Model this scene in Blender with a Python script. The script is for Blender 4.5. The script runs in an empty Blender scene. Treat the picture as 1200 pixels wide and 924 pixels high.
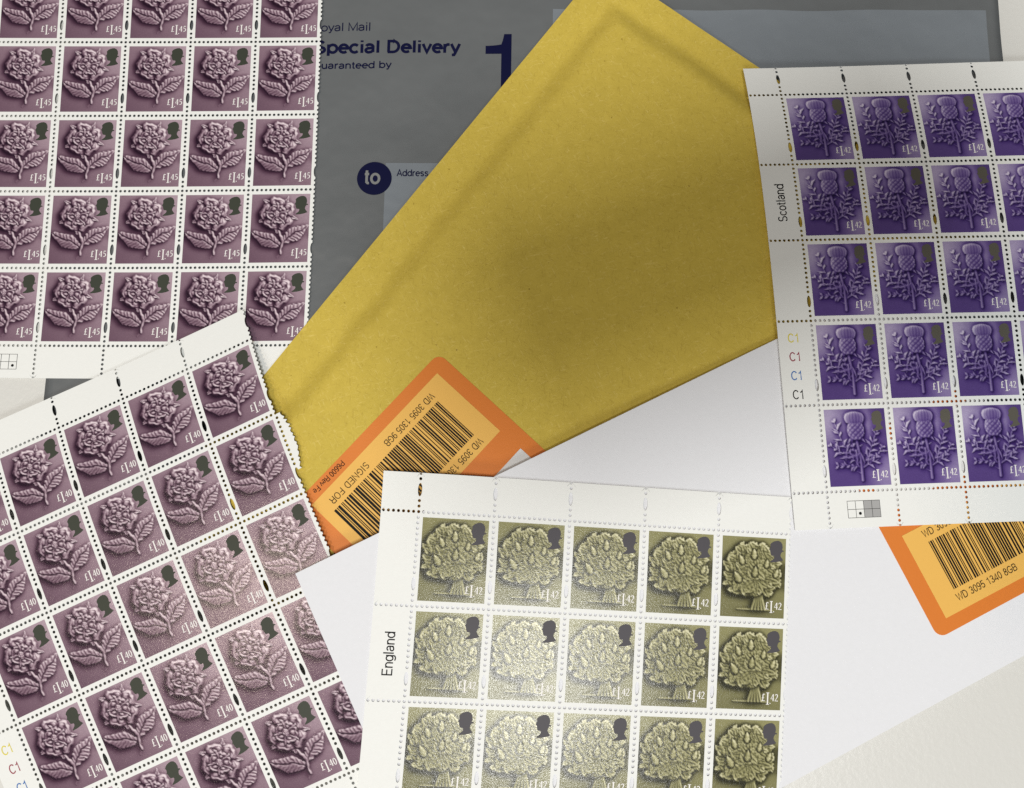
import bpy, bmesh, math, random
import numpy as np
from mathutils import Matrix, Vector
MM = 0.001
scene = bpy.context.scene
# ------------------------------------------------------------------ camera
CAM_H, TILT, ROLL = 223.819, 0.156074, -0.10299
cam_data = bpy.data.cameras.new('camera')
cam_data.sensor_fit = 'HORIZONTAL'; cam_data.sensor_width = 36.0
cam_data.lens = 36.0 * 920.48 / 1200.0
cam_data.clip_start = 0.005; cam_data.clip_end = 20.0
cam = bpy.data.objects.new('camera', cam_data)
scene.collection.objects.link(cam)
cam.matrix_world = Matrix.Translation((0, 0, CAM_H * MM)) @ Matrix.Rotation(TILT, 4, 'X') @ Matrix.Rotation(ROLL, 4, 'Z')
scene.camera = cam
# ------------------------------------------------------------------ room light
world = bpy.data.worlds.new('World'); scene.world = world; world.use_nodes = True
wbg = world.node_tree.nodes['Background']
wbg.inputs[0].default_value = (0.97, 1.0, 0.99, 1); wbg.inputs[1].default_value = 0.13
def area(name, target, direction, dist, size, power, col):
    d = bpy.data.lights.new(name, 'AREA'); d.shape = 'RECTANGLE'; d.size = size[0]; d.size_y = size[1]
    d.energy = power; d.color = col
    o = bpy.data.objects.new(name, d); scene.collection.objects.link(o)
    v = Vector(direction).normalized(); t = Vector(target) * MM
    o.location = t + v * dist
    o.rotation_euler = v.to_track_quat('Z', 'Y').to_euler()
area('ceiling_panel', (-3, -41, 7), (0.05, -0.22, 0.975), 2.0, (0.46, 0.46), 26.0, (1.0, 0.995, 0.965))
area('desk_lamp', (-67, -10, 7), (-0.40, -0.03, 0.92), 1.5, (0.16, 0.16), 5.2, (1.0, 0.84, 0.68))
area('low_side_fill', (0, 30, 3), (-0.22, -0.80, 0.58), 2.0, (0.8, 0.5), 10.5, (0.97, 1.0, 1.0))  # added low fill with no known source, widens shadows at paper edges
scene.view_settings.view_transform = 'Standard'; scene.view_settings.look = 'None'
scene.view_settings.exposure = 0.0; scene.view_settings.gamma = 1.0
scene.view_settings.use_curve_mapping = False
scene.render.engine = 'CYCLES'
scene.cycles.use_denoising = False
scene.cycles.sample_clamp_indirect = 4.0
# ------------------------------------------------------------------ helpers
def new_mat(name, base=(0.8, 0.8, 0.8), rough=0.6, spec=0.5):
    m = bpy.data.materials.new(name); m.use_nodes = True
    b = m.node_tree.nodes['Principled BSDF']
    b.inputs['Base Color'].default_value = (*base, 1); b.inputs['Roughness'].default_value = rough
    b.inputs['Specular IOR Level'].default_value = spec
    return m, m.node_tree, b
def nnode(nt, typ, **kw):
    n = nt.nodes.new(typ)
    for k, v in kw.items():
        if k in n.inputs: n.inputs[k].default_value = v
        else: setattr(n, k, v)
    return n
def pos_noise(nt, scale, detail=3.0, rough=0.55, stretch=None, rotz=0.0):
    g = nnode(nt, 'ShaderNodeNewGeometry'); out = g.outputs['Position']
    if stretch:      # turn first, then squeeze: long thin features along the turned direction
        for kw in ({'Rotation': (0, 0, rotz)}, {'Scale': stretch}):
            mp = nnode(nt, 'ShaderNodeMapping'); k, v = list(kw.items())[0]; mp.inputs[k].default_value = v
            nt.links.new(out, mp.inputs['Vector']); out = mp.outputs[0]
    n = nnode(nt, 'ShaderNodeTexNoise'); n.inputs['Scale'].default_value = scale; n.inputs['Detail'].default_value = detail; n.inputs['Roughness'].default_value = rough
    if stretch: n.inputs['Distortion'].default_value = .55
    nt.links.new(out, n.inputs['Vector'])
    return n.outputs['Fac']
def bump(nt, b, fac, strength, dist, prev=None):
    n = nnode(nt, 'ShaderNodeBump'); n.inputs['Strength'].default_value = strength; n.inputs['Distance'].default_value = dist
    nt.links.new(fac, n.inputs['Height'])
    if prev: nt.links.new(prev, n.inputs['Normal'])
    nt.links.new(n.outputs[0], b.inputs['Normal'])
    return n.outputs[0]
def ramp(nt, fac, stops):
    r = nnode(nt, 'ShaderNodeValToRGB'); e = r.color_ramp.elements
    while len(e) < len(stops): e.new(0.5)
    for el, (p, c) in zip(e, stops): el.position = p; el.color = (*c, 1) if len(c) == 3 else c
    nt.links.new(fac, r.inputs[0]); return r.outputs[0]
def mix(nt, a, b, fac, mode='MIX'):
    n = nnode(nt, 'ShaderNodeMix', data_type='RGBA', blend_type=mode)
    for sock, v in ((n.inputs[6], a), (n.inputs[7], b), (n.inputs[0], fac)):
        if isinstance(v, bpy.types.NodeSocket): nt.links.new(v, sock)
        else: sock.default_value = (*v, 1) if isinstance(v, tuple) else v
    return n.outputs[2]
def srgb(r, g, b): return tuple(((c / 255 + 0.055) / 1.055) ** 2.4 if c > 10 else c / 255 / 12.92 for c in (r, g, b))

ORIGIN = {}
def mk(name, V, F, mat, parent=None, origin=None, smooth=False, colours=None):
    """V in world millimetres; object origin at `origin` (mm) or the mesh centre."""
    V = np.asarray(V, float)
    if origin is None: origin = (V.min(0) + V.max(0)) / 2
    origin = np.asarray(origin, float)
    me = bpy.data.meshes.new(name)
    L = (V - origin) * MM
    if isinstance(F, np.ndarray):
        n, k = F.shape
        me.vertices.add(len(L)); me.vertices.foreach_set('co', L.ravel())
        me.loops.add(n * k); me.loops.foreach_set('vertex_index', F.ravel().astype(np.int32))
        me.polygons.add(n); me.polygons.foreach_set('loop_start', np.arange(0, n * k, k, dtype=np.int32))
        me.update(calc_edges=True)
    else:
        me.from_pydata([tuple(v) for v in L], [], F); me.update()
    if colours is not None:
        at = me.color_attributes.new('print', 'FLOAT_COLOR', 'POINT')
        c = np.ones((len(V), 4)); c[:, :3] = colours; at.data.foreach_set('color', c.ravel())
    if smooth: me.polygons.foreach_set('use_smooth', np.ones(len(me.polygons), bool))
    me.materials.append(mat)
    o = bpy.data.objects.new(name, me); scene.collection.objects.link(o)
    po = np.zeros(3)
    if parent is not None: o.parent = parent; po = ORIGIN[parent.name]
    o.location = (origin - po) * MM
    ORIGIN[o.name] = origin
    return o
def empty(name, origin):
    o = bpy.data.objects.new(name, None); scene.collection.objects.link(o)
    o.location = np.asarray(origin, float) * MM; o.empty_display_size = 0.02
    ORIGIN[o.name] = np.asarray(origin, float); return o
def tag(o, label, cat, group=None, kind=None):
    o['label'] = label; o['category'] = cat
    if group: o['group'] = group
def grid_faces(nu, nv):
    i = np.arange(nu - 1)[None, :] + (np.arange(nv - 1) * nu)[:, None]
    i = i.ravel(); return np.stack([i, i + nu, i + nu + 1, i + 1], 1)  # v axis runs down the sheet -> faces up
def ribbon(pts, w):
    """mitred ribbon along a 2D polyline -> (verts, quads)"""
    P = np.array(pts, float); n = len(P); w = np.broadcast_to(np.asarray(w, float), (n,))
    closed = np.allclose(P[0], P[-1]) and n > 3
    V = []
    for i in range(n):
        a = P[i] - P[i - 1] if i > 0 else (P[0] - P[-2] if closed else P[1] - P[0])
        b = P[i + 1] - P[i] if i < n - 1 else (P[1] - P[0] if closed else P[-1] - P[-2])
        a = a / (np.linalg.norm(a) + 1e-9); b = b / (np.linalg.norm(b) + 1e-9)
        t = a + b; t /= (np.linalg.norm(t) + 1e-9); nn = np.array([-t[1], t[0]])
        k = 1 / max(0.5, abs(np.dot(nn, [-a[1], a[0]])))
        V += [P[i] + nn * w[i] * .5 * k, P[i] - nn * w[i] * .5 * k]
    F = [(2 * i, 2 * i + 1, 2 * i + 3, 2 * i + 2) for i in range(n - 1)]
    return np.array(V), F
# a plain sans-serif drawn with strokes: cap height 1, x-height .72, y up
def arc(cx, cy, rx, ry, a0, a1, n=12):
    return [(cx + rx * math.cos(math.radians(a0 + (a1 - a0) * i / n)), cy + ry * math.sin(math.radians(a0 + (a1 - a0) * i / n))) for i in range(n + 1)]
BOWL = arc(.28, .36, .235, .315, 0, 360, 20)
GLYPH = {
 ' ': (.3, []), 'o': (.56, [BOWL]), 'c': (.52, [arc(.28, .36, .235, .315, 42, 318)]),
 'e': (.55, [[(.05, .38), (.51, .38)] + arc(.28, .36, .235, .315, 4, 312)[0:]]),
 'a': (.55, [arc(.26, .49, .19, .185, 165, 0, 8) + [(.45, .05)], [(.45, .40), (.24, .375)] + arc(.22, .205, .17, .165, 95, 265, 8) + [(.34, .07), (.45, .17)]]),
 'd': (.59, [BOWL, [(.515, 1.0), (.515, 0)]]), 'b': (.59, [[(x + .03, y) for x, y in BOWL], [(.075, 1.0), (.075, 0)]]),
 'p': (.59, [[(x + .03, y) for x, y in BOWL], [(.075, .71), (.075, -.22)]]),
 'g': (.58, [BOWL, [(.515, .71), (.515, -.05)] + arc(.285, -.04, .23, .15, 0, -150, 8)]),
 'y': (.51, [[(.03, .71), (.265, .05)], [(.49, .71), (.25, -.02), (.19, -.16), (.07, -.17)]]),
 'l': (.23, [[(.115, 1.0), (.115, 0)]]), 'i': (.23, [[(.115, .71), (.115, 0)], [(.115, 1.0), (.115, .87)]]),
 't': (.31, [[(.14, .92), (.14, .12), (.2, .05), (.29, .05)], [(.02, .67), (.28, .67)]]),
 'n': (.56, [[(.075, .71), (.075, 0)], [(.075, .45)] + arc(.275, .48, .195, .19, 160, 0, 8) + [(.47, 0)]]),
 'u': (.56, [[(.47, .71), (.47, 0)], [(.075, .71)] + arc(.27, .235, .195, .19, 180, 340, 8) + [(.47, .27)]]),
 'r': (.35, [[(.075, .71), (.075, 0)], [(.075, .42), (.13, .58), (.22, .66), (.34, .665)]]),
 'v': (.50, [[(.03, .71), (.25, .04), (.47, .71)]]),
 's': (.50, [arc(.25, .525, .175, .145, 25, 265, 8) + arc(.25, .20, .19, .155, 85, -155, 8)]),
 'f': (.29, [[(.13, 0), (.13, .85), (.19, .95), (.28, .95)], [(.02, .67), (.27, .67)]]),
 'R': (.71, [[(.08, 0), (.08, .95), (.42, .95)] + arc(.42, .71, .2, .24, 90, -90, 8) + [(.1, .47)], [(.42, .47), (.56, .38), (.58, .12), (.62, 0)]]),
 'P': (.66, [[(.08, 0), (.08, .95), (.40, .95)] + arc(.40, .69, .2, .26, 90, -90, 8) + [(.1, .43)]]),
 'M': (.84, [[(.08, 0), (.08, .96), (.42, .08), (.76, .96), (.76, 0)]]),
 'N': (.72, [[(.08, 0), (.08, .97), (.64, .03), (.64, 1.0)]]),
 'S': (.66, [arc(.32, .72, .23, .23, 28, 265, 10) + arc(.33, .27, .25, .225, 85, -158, 10)]),
 'D': (.72, [[(.08, .05), (.08, .95), (.32, .95)] + arc(.32, .5, .31, .45, 90, -90, 14) + [(.03, .05)]]),
 'G': (.77, [arc(.385, .5, .32, .455, 38, 335, 18) + [(.70, .46), (.40, .46)]]),
 'C': (.72, [arc(.375, .5, .31, .455, 38, 322, 18)]), 'O': (.77, [arc(.385, .5, .325, .455, 0, 360, 24)]),
 'A': (.67, [[(.03, 0), (.335, .97), (.64, 0)], [(.14, .32), (.53, .32)]]),
 'W': (.94, [[(.02, 1.0), (.25, .04), (.47, .94), (.69, .04), (.92, 1.0)]]),
 'B': (.68, [[(.08, .05), (.08, .95), (.36, .95)] + arc(.36, .735, .19, .215, 90, -90, 8) + [(.1, .52)], [(.36, .52)] + arc(.38, .285, .21, .235, 90, -90, 8) + [(.03, .05)]]),
 'I': (.27, [[(.135, 1.0), (.135, 0)]]), 'F': (.60, [[(.08, 0), (.08, .95), (.57, .95)], [(.08, .50), (.51, .50)]]),
 'E': (.65, [[(.62, .05), (.08, .05), (.08, .95), (.60, .95)], [(.08, .52), (.55, .52)]]),
 '0': (.56, [arc(.28, .5, .215, .455, 0, 360, 22)]), '1': (.56, [[(.09, .74), (.25, .78), (.345, .97), (.345, 0)]]),
 '3': (.56, [arc(.27, .725, .19, .225, 160, -90, 10) + [(.21, .505)], [(.27, .50)] + arc(.275, .265, .215, .22, 90, -165, 10)]),
 '4': (.56, [[(.40, 0), (.40, .95), (.04, .30), (.04, .24), (.54, .24)]]),
 '5': (.56, [[(.48, .95), (.13, .95), (.08, .5)] + arc(.275, .33, .215, .28, 130, -155, 12)]),
 '6': (.56, [arc(.28, .31, .21, .265, 0, 360, 18), [(.07, .33)] + arc(.30, .50, .225, .455, 185, 45, 10)]),
 '8': (.56, [arc(.28, .74, .175, .21, 0, 360, 16), arc(.28, .27, .215, .23, 0, 360, 18)]),
 '9': (.56, [arc(.28, .69, .21, .265, 0, 360, 18), [(.49, .67)] + arc(.26, .50, .225, .455, 5, -135, 10)]),
}
def text_strokes(s, size, weight=.1, track=0.0, xs=1.0):
    """-> list of (verts2d, faces) in mm, baseline at y=0, starting at x=0; second value is the width"""
    out, x = [], 0.0
    for ch in s:
        w, strokes = GLYPH[ch]
        for st in strokes:
            V, F = ribbon([((x + px) * xs * size, py * size) for px, py in st], weight * size)
            out.append((V, F))
        x += w + track + .02
    return out, x * xs * size
def sst(a, b, x):
    t = np.clip((x - a) / (b - a), 0, 1); return t * t * (3 - 2 * t)
# ------------------------------------------------------------------ materials
def paper_mat(name, base, rough, grain, bstr, spec=.3):
    m, nt, b = new_mat(name, base, rough, spec)
    f = pos_noise(nt, grain, 4, .6)
    c = mix(nt, tuple(x * .965 for x in base), tuple(min(1, x * 1.02) for x in base), f)
    nt.links.new(c, b.inputs['Base Color'])
    bump(nt, b, pos_noise(nt, grain * 2.2, 3, .6), bstr, .00008)
    return m
M_STAMP = paper_mat('stamp_paper', (.81, .82, .80), .55, 900, .35)
M_ENV = paper_mat('white_envelope_paper', (.755, .765, .80), .7, 700, .35)
M_DESK, nt, b = new_mat('desk_laminate', (.74, .735, .69), .34, .5)
f1 = pos_noise(nt, 650, 2, .5); f2 = pos_noise(nt, 1500, 3, .6)
bump(nt, b, f2, .10, .0002, bump(nt, b, f1, .25, .00028))
f3 = pos_noise(nt, 14, 4, .6)
nt.links.new(mix(nt, (.635, .632, .605), (.68, .678, .65), f3), b.inputs['Base Color'])
# golden kraft with paper fibres
M_KRAFT, nt, b = new_mat('golden_kraft', (.56, .39, .04), .72, .25)
mottle = pos_noise(nt, 260, 5, .65)
col = mix(nt, (.51, .382, .058), (.63, .475, .080), mottle)
for k, (rz, lo, hi, c, sc) in enumerate(((.4, .62, .69, (.30, .20, .018), 1300), (1.9, .62, .69, (.32, .21, .018), 1150), (2.75, .63, .70, (.86, .70, .26), 1250), (1.1, .64, .70, (.84, .66, .22), 1150), (.05, .64, .71, (.30, .19, .02), 1000), (2.3, .63, .70, (.31, .2, .02), 1200), (1.5, .64, .70, (.84, .66, .22), 900))):
    fb = pos_noise(nt, 1.0, 2.0, .5, (sc * 2.6, sc * .34, sc), rz)
    col = mix(nt, col, c, ramp(nt, fb, ((lo, (0, 0, 0)), (hi, (.24, .24, .24)))))
speck = pos_noise(nt, 800, 1.0, .4)
col = mix(nt, col, (.22, .13, .01), ramp(nt, speck, ((.79, (0, 0, 0)), (.82, (.6, .6, .6)))))
nt.links.new(col, b.inputs['Base Color'])
bump(nt, b, pos_noise(nt, 900, 4, .65), .35, .00012, bump(nt, b, pos_noise(nt, 160, 3, .6), .25, .0004))
# grey plastic mailer
M_MAILER, nt, b = new_mat('grey_polythene', (.11, .115, .117), .34, .5)
nt.links.new(mix(nt, (.120, .128, .133), (.140, .148, .153), pos_noise(nt, 60, 5, .7)), b.inputs['Base Color'])
bump(nt, b, pos_noise(nt, 1800, 2, .5), .12, .0001, bump(nt, b, pos_noise(nt, 38, 3, .55), .7, .0022))
M_MPANEL, nt, b = new_mat('pale_grey_print', (.19, .212, .236), .36, .5)
bump(nt, b, pos_noise(nt, 38, 3, .55), .7, .0022)
M_NAVY, _, _ = new_mat('navy_print', (.004, .005, .034), .5, .12)
M_BLACK, _, _ = new_mat('black_print', (.006, .006, .007), .55, .12)
M_GREYTXT, _, _ = new_mat('grey_print_text', (.20, .205, .205), .45)
M_ORANGE = paper_mat('orange_label_print', (.68, .195, .026), .45, 800, .3)
M_AMBER = paper_mat('amber_label_print', (.80, .46, .10), .5, 800, .2)
M_LWHITE = paper_mat('label_white_print', (.70, .70, .70), .5, 700, .2)
M_PRICE, _, _ = new_mat('price_print', (.84, .82, .80), .5)
M_TINT = {n: new_mat(n + '_code_print', c, .5)[0] for n, c in (('yellow', (.70, .60, .06)), ('crimson', (.30, .03, .06)), ('blue', (.03, .15, .45)))}
M_BOX, _, _ = new_mat('grid_grey_print', (.36, .36, .36), .6)
def ink_mat(name):
    m, nt, b = new_mat(name, (.3, .3, .3), .36, .5)
    at = nnode(nt, 'ShaderNodeVertexColor', layer_name='print')
    g = pos_noise(nt, 2600, 2, .6)
    nt.links.new(mix(nt, at.outputs[0], mix(nt, (.80, .80, .80), (1.2, 1.2, 1.2), g), 1.0, 'MULTIPLY'), b.inputs['Base Color'])
    bump(nt, b, pos_noise(nt, 3600, 1, .5), 1.0, .000025)
    r = pos_noise(nt, 3000, 2, .6)
    mr = nnode(nt, 'ShaderNodeMapRange'); nt.links.new(r, mr.inputs[0]); mr.inputs[3].default_value = .15; mr.inputs[4].default_value = .28
    nt.links.new(mr.outputs[0], b.inputs['Roughness'])
    sp = nnode(nt, 'ShaderNodeMapRange'); nt.links.new(pos_noise(nt, 4600, 1, .5), sp.inputs[0]); sp.inputs[1].default_value = .40; sp.inputs[2].default_value = .68; sp.inputs[3].default_value = .14; sp.inputs[4].default_value = .50
    nt.links.new(sp.outputs[0], b.inputs['Specular IOR Level'])
    return m
M_INK = ink_mat('stamp_ink')
M_HEAD = {'rose': new_mat('portrait_grey_green', srgb(58, 62, 53), .5, .25)[0], 'oak': new_mat('portrait_slate', srgb(72, 69, 74), .5, .25)[0], 'thistle': new_mat('portrait_olive', srgb(84, 80, 70), .6)[0]}
M_PHONE, _, _ = new_mat('phone_black', (.02, .02, .02), .3)

# ------------------------------------------------------------------ desk
def closed_grid(P, thick):
    """P (nv,nu,3) top surface, v down -> closed slab verts/faces"""
    nv, nu = P.shape[:2]
    T = P.reshape(-1, 3); Bt = T.copy(); Bt[:, 2] -= thick
    f = grid_faces(nu, nv); n = nu * nv
    F = [tuple(q) for q in f] + [tuple(q[::-1] + n) for q in f]
    ring = list(range(nu)) + [nu * j + nu - 1 for j in range(1, nv)] + [nu * (nv - 1) + i for i in range(nu - 2, -1, -1)] + [nu * j for j in range(nv - 2, 0, -1)]
    for a, c in zip(ring, ring[1:] + ring[:1]): F.append((a, c, c + n, a + n))
    return np.vstack([T, Bt]), F
dx, dy = np.meshgrid(np.linspace(-420, 420, 9), np.linspace(420, -330, 9))
P = np.stack([dx, dy, np.zeros_like(dx)], -1); V, F = closed_grid(P, 22)
desk = mk('desk', V, F, M_DESK); desk['kind'] = 'structure'
desk['label'] = 'off-white textured laminate desk top under the mail'

# ------------------------------------------------------------------ height fields (mm)
def wav(x, y, seed, wl):
    r = np.random.RandomState(seed); z = 0 * x
    for k in range(6):
        a = r.uniform(0, math.pi * 2); w = wl * r.uniform(.6, 1.6); z = z + np.sin((x * math.cos(a) + y * math.sin(a)) / w * 2 * math.pi + r.uniform(0, 6.3)) / 6 * 1.6
    return z
class Frame:
    def __init__(s, o, ang): s.o = np.array(o, float); c, d = math.cos(ang), math.sin(ang); s.e1 = np.array([c, d]); s.e2 = np.array([-d, c])
    def xy(s, p, q): return s.o[0] + p * s.e1[0] + q * s.e2[0], s.o[1] + p * s.e1[1] + q * s.e2[1]
    def pq(s, x, y): return (x - s.o[0]) * s.e1[0] + (y - s.o[1]) * s.e1[1], (x - s.o[0]) * s.e2[0] + (y - s.o[1]) * s.e2[1]
FM = Frame((-134.8, 53.0), math.radians(-6.6))          # mailer: p right, q up the page
def z_mailer(x, y):
    p, q = FM.pq(x, y)
    up = sst(82, 112, q)
    z = .46 + .05 * wav(x, y, 3, 70) + up * sst(70, 90, p) * (.36 + .42 * wav(x, y * 1.8, 8, 34))
    return np.clip(z, .36, 1.25)
FY = Frame((42.2, 167.4), math.atan2(-.727, -.686))     # padded envelope: p along the long left edge, q negative to the right
YL, YW = 212.0, 140.0
def z_padded(x, y):
    p, q = FY.pq(x, y)                                   # e2 = (.727,-.686)
    d = np.minimum(np.minimum(q - 10.5, YW - q - 10.5), np.minimum(p - 9.5, YL - p - 9.5)) 
    ds = d + .5 * wav(x, y, 21, 24)
    z = 1.95 + 2.6 * sst(-.6, 6.5, ds) - .22 * np.exp(-((ds + .8) / 1.2) ** 2) + .25 * sst(6, 60, ds)
    return z + sst(2, 14, ds) * .16 * wav(x, y, 5, 62) + .05 * wav(x, y, 6, 18)
QW = [7.5734, -2.4391, 0.676, -0.8814, 1.6044, -0.7202]
def z_white(x, y):
    a, c = x / 100, y / 100
    z = QW[0] + QW[1] * a + QW[2] * c + QW[3] * a * a + QW[4] * a * c + QW[5] * c * c
    return np.where(z < 1.4, .9 + .5 * np.exp(np.minimum((z - 1.4) * 2, 0)), z)
FW = Frame((-62.9, -8.7), math.atan2(.344, .939))       # white envelope: p right, q up (negative inside)
def conform(frame, zf, verts2d, h, extra=None):
    V = np.asarray(verts2d, float); x, y = frame.xy(V[:, 0], V[:, 1])
    return np.stack([x, y, zf(x, y) + h], 1)
def sheet_grid(frame, zf, p0, p1, q0, q1, step, h, thick=None):
    nu, nv = max(2, int(abs(p1 - p0) / step) + 1), max(2, int(abs(q1 - q0) / step) + 1)
    p, q = np.meshgrid(np.linspace(p0, p1, nu), np.linspace(q1, q0, nv)); x, y = frame.xy(p, q)
    return np.stack([x, y, zf(x, y) + h], -1)
def patch(name, frame, zf, rect, h, mat, parent, step=3.0):
    P = sheet_grid(frame, zf, rect[0], rect[1], rect[2], rect[3], step, h)
    return mk(name, P.reshape(-1, 3), grid_faces(P.shape[1], P.shape[0]), mat, parent, smooth=True)
def fit_lettering(s, a, b, size, weight, track=0.0):
    (p, q), (p2, q2) = pm(*a), pm(*b); w = text_strokes(s, size, weight, track)[1]
    return lettering('lettering', s, FM, z_mailer, p, q, size, weight, M_NAVY, mailer, .08, track, (p2 - p) / w, math.atan2(q2 - q, p2 - p))
def lettering(name, s, frame, zf, p, q, size, weight, mat, parent, h, track=0.0, xs=1.0, rot=0.0):
    st, w = text_strokes(s, size, weight, track, xs); V, F, n = [], [], 0
    c, d = math.cos(rot), math.sin(rot)
    for k, (v, f) in enumerate(st):
        v = np.stack([p + v[:, 0] * c - v[:, 1] * d, q + v[:, 0] * d + v[:, 1] * c], 1)
        V.append(conform(frame, zf, v, h + .004 * (k % 4))); F += [tuple(i + n for i in g) for g in f]; n += len(v)
    return mk(name, np.vstack(V), F, mat, parent)

# ------------------------------------------------------------------ grey mailer
P = sheet_grid(FM, z_mailer, 0, 284.2, -26, 150, 2.5, 0.0); V, F = closed_grid(P, .3)
mailer = mk('plastic_mailer', V, F, M_MAILER, smooth=False)
mailer.data.polygons.foreach_set('use_smooth', np.ones(len(mailer.data.polygons), bool))
tag(mailer, 'dark grey plastic mailing bag printed in navy, lying under the golden padded envelope', 'mailing bag')
def mxy(x, y): return FM.pq(np.array(x), np.array(y))
def pm(x, y): r = FM.pq(x, y); return float(r[0]), float(r[1])
p, q = pm(25.1, 155.5); p2, q2 = pm(157.0, 137.4)
patch('address_panel', FM, z_mailer, (p, p2, -10, (q + q2) / 2), .05, M_MPANEL, mailer)
p, q = pm(-30.8, 109.5)
patch('address_panel', FM, z_mailer, (p, p + 110, q - 60, q), .10, M_MPANEL, mailer)
fit_lettering('Royal Mail', (-50.3, 155.3), (-31.9, 153.2), 2.75, .125)
fit_lettering('Special Delivery', (-50.2, 147.9), (-4.9, 142.9), 4.1, .22, .03)
fit_lettering('Guaranteed by', (-51.0, 142.7), (-26.5, 140.1), 2.35, .165, .03)
p, q = pm(6.5, 126.2)
V, F, n = [], [], 0
def strip(L):   # list of (x, y_low, y_high) columns -> surface patch that follows the bag
    global n
    m = 14
    for x_, lo, hi in L: V.extend((p - 5.6 + x_, q + lo + (hi - lo) * j / (m - 1)) for j in range(m))
    for i in range(len(L) - 1):
        for j in range(m - 1): F.append((n + i * m + j, n + (i + 1) * m + j, n + (i + 1) * m + j + 1, n + i * m + j + 1))
    n += len(L) * m
strip([(x_, 14.9, 17.6 + .5 * (x_ / 4.9) ** 2) for x_ in np.linspace(0, 4.9, 6)])
strip([(4.9, -4, 18.3), (5.3, -4, 19.6), (5.7, -4, 21.6), (6.4, -4, 21.6), (7.2, -4, 21.6), (8.0, -4, 21.6)])
mk('numeral', conform(FM, z_mailer, V, .09), F, M_NAVY, mailer)
p, q = pm(-34.6, 104.9)
cr = [(p, q)] + [(p + 5.25 * math.cos(a), q + 5.25 * math.sin(a)) for a in np.linspace(0, 2 * math.pi, 48, endpoint=False)]
disc = mk('roundel', conform(FM, z_mailer, cr, .16), [(0, i, i % 48 + 1) for i in range(1, 49)], M_NAVY, mailer)
lettering('lettering', 'to', FM, z_mailer, p - 3.0, q - 1.75, 4.6, .17, M_GREYTXT, disc, .22, .05, 1.08)
p, q = pm(-27.8, 104.9); lettering('lettering', 'Address', FM, z_mailer, p, q, 2.1, .15, M_NAVY, mailer, .18, .03, 1.12)

# ------------------------------------------------------------------ golden padded envelope
P = sheet_grid(FY, z_padded, 0, YL, 0, YW, 1.6, 0.0)
nv, nu = P.shape[:2]
T = P.reshape(-1, 3); B = T.copy(); B[:, 2] = 1.42; n = len(T)
f = grid_faces(nu, nv)
ring = list(range(nu)) + [nu * j + nu - 1 for j in range(1, nv)] + [nu * (nv - 1) + i for i in range(nu - 2, -1, -1)] + [nu * j for j in range(nv - 2, 0, -1)]
F = [tuple(g) for g in f] + [tuple(g[::-1] + n) for g in f] + [(a, c, c + n, a + n) for a, c in zip(ring, ring[1:] + ring[:1])]
padded = mk('padded_envelope', np.vstack([T, B]), F, M_KRAFT, smooth=True)
md = padded.modifiers.new('s', 'EDGE_SPLIT'); md.split_angle = math.radians(40)
tag(padded, 'golden yellow padded paper envelope with sealed side seams, lying on the grey mailing bag', 'padded envelope')

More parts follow.
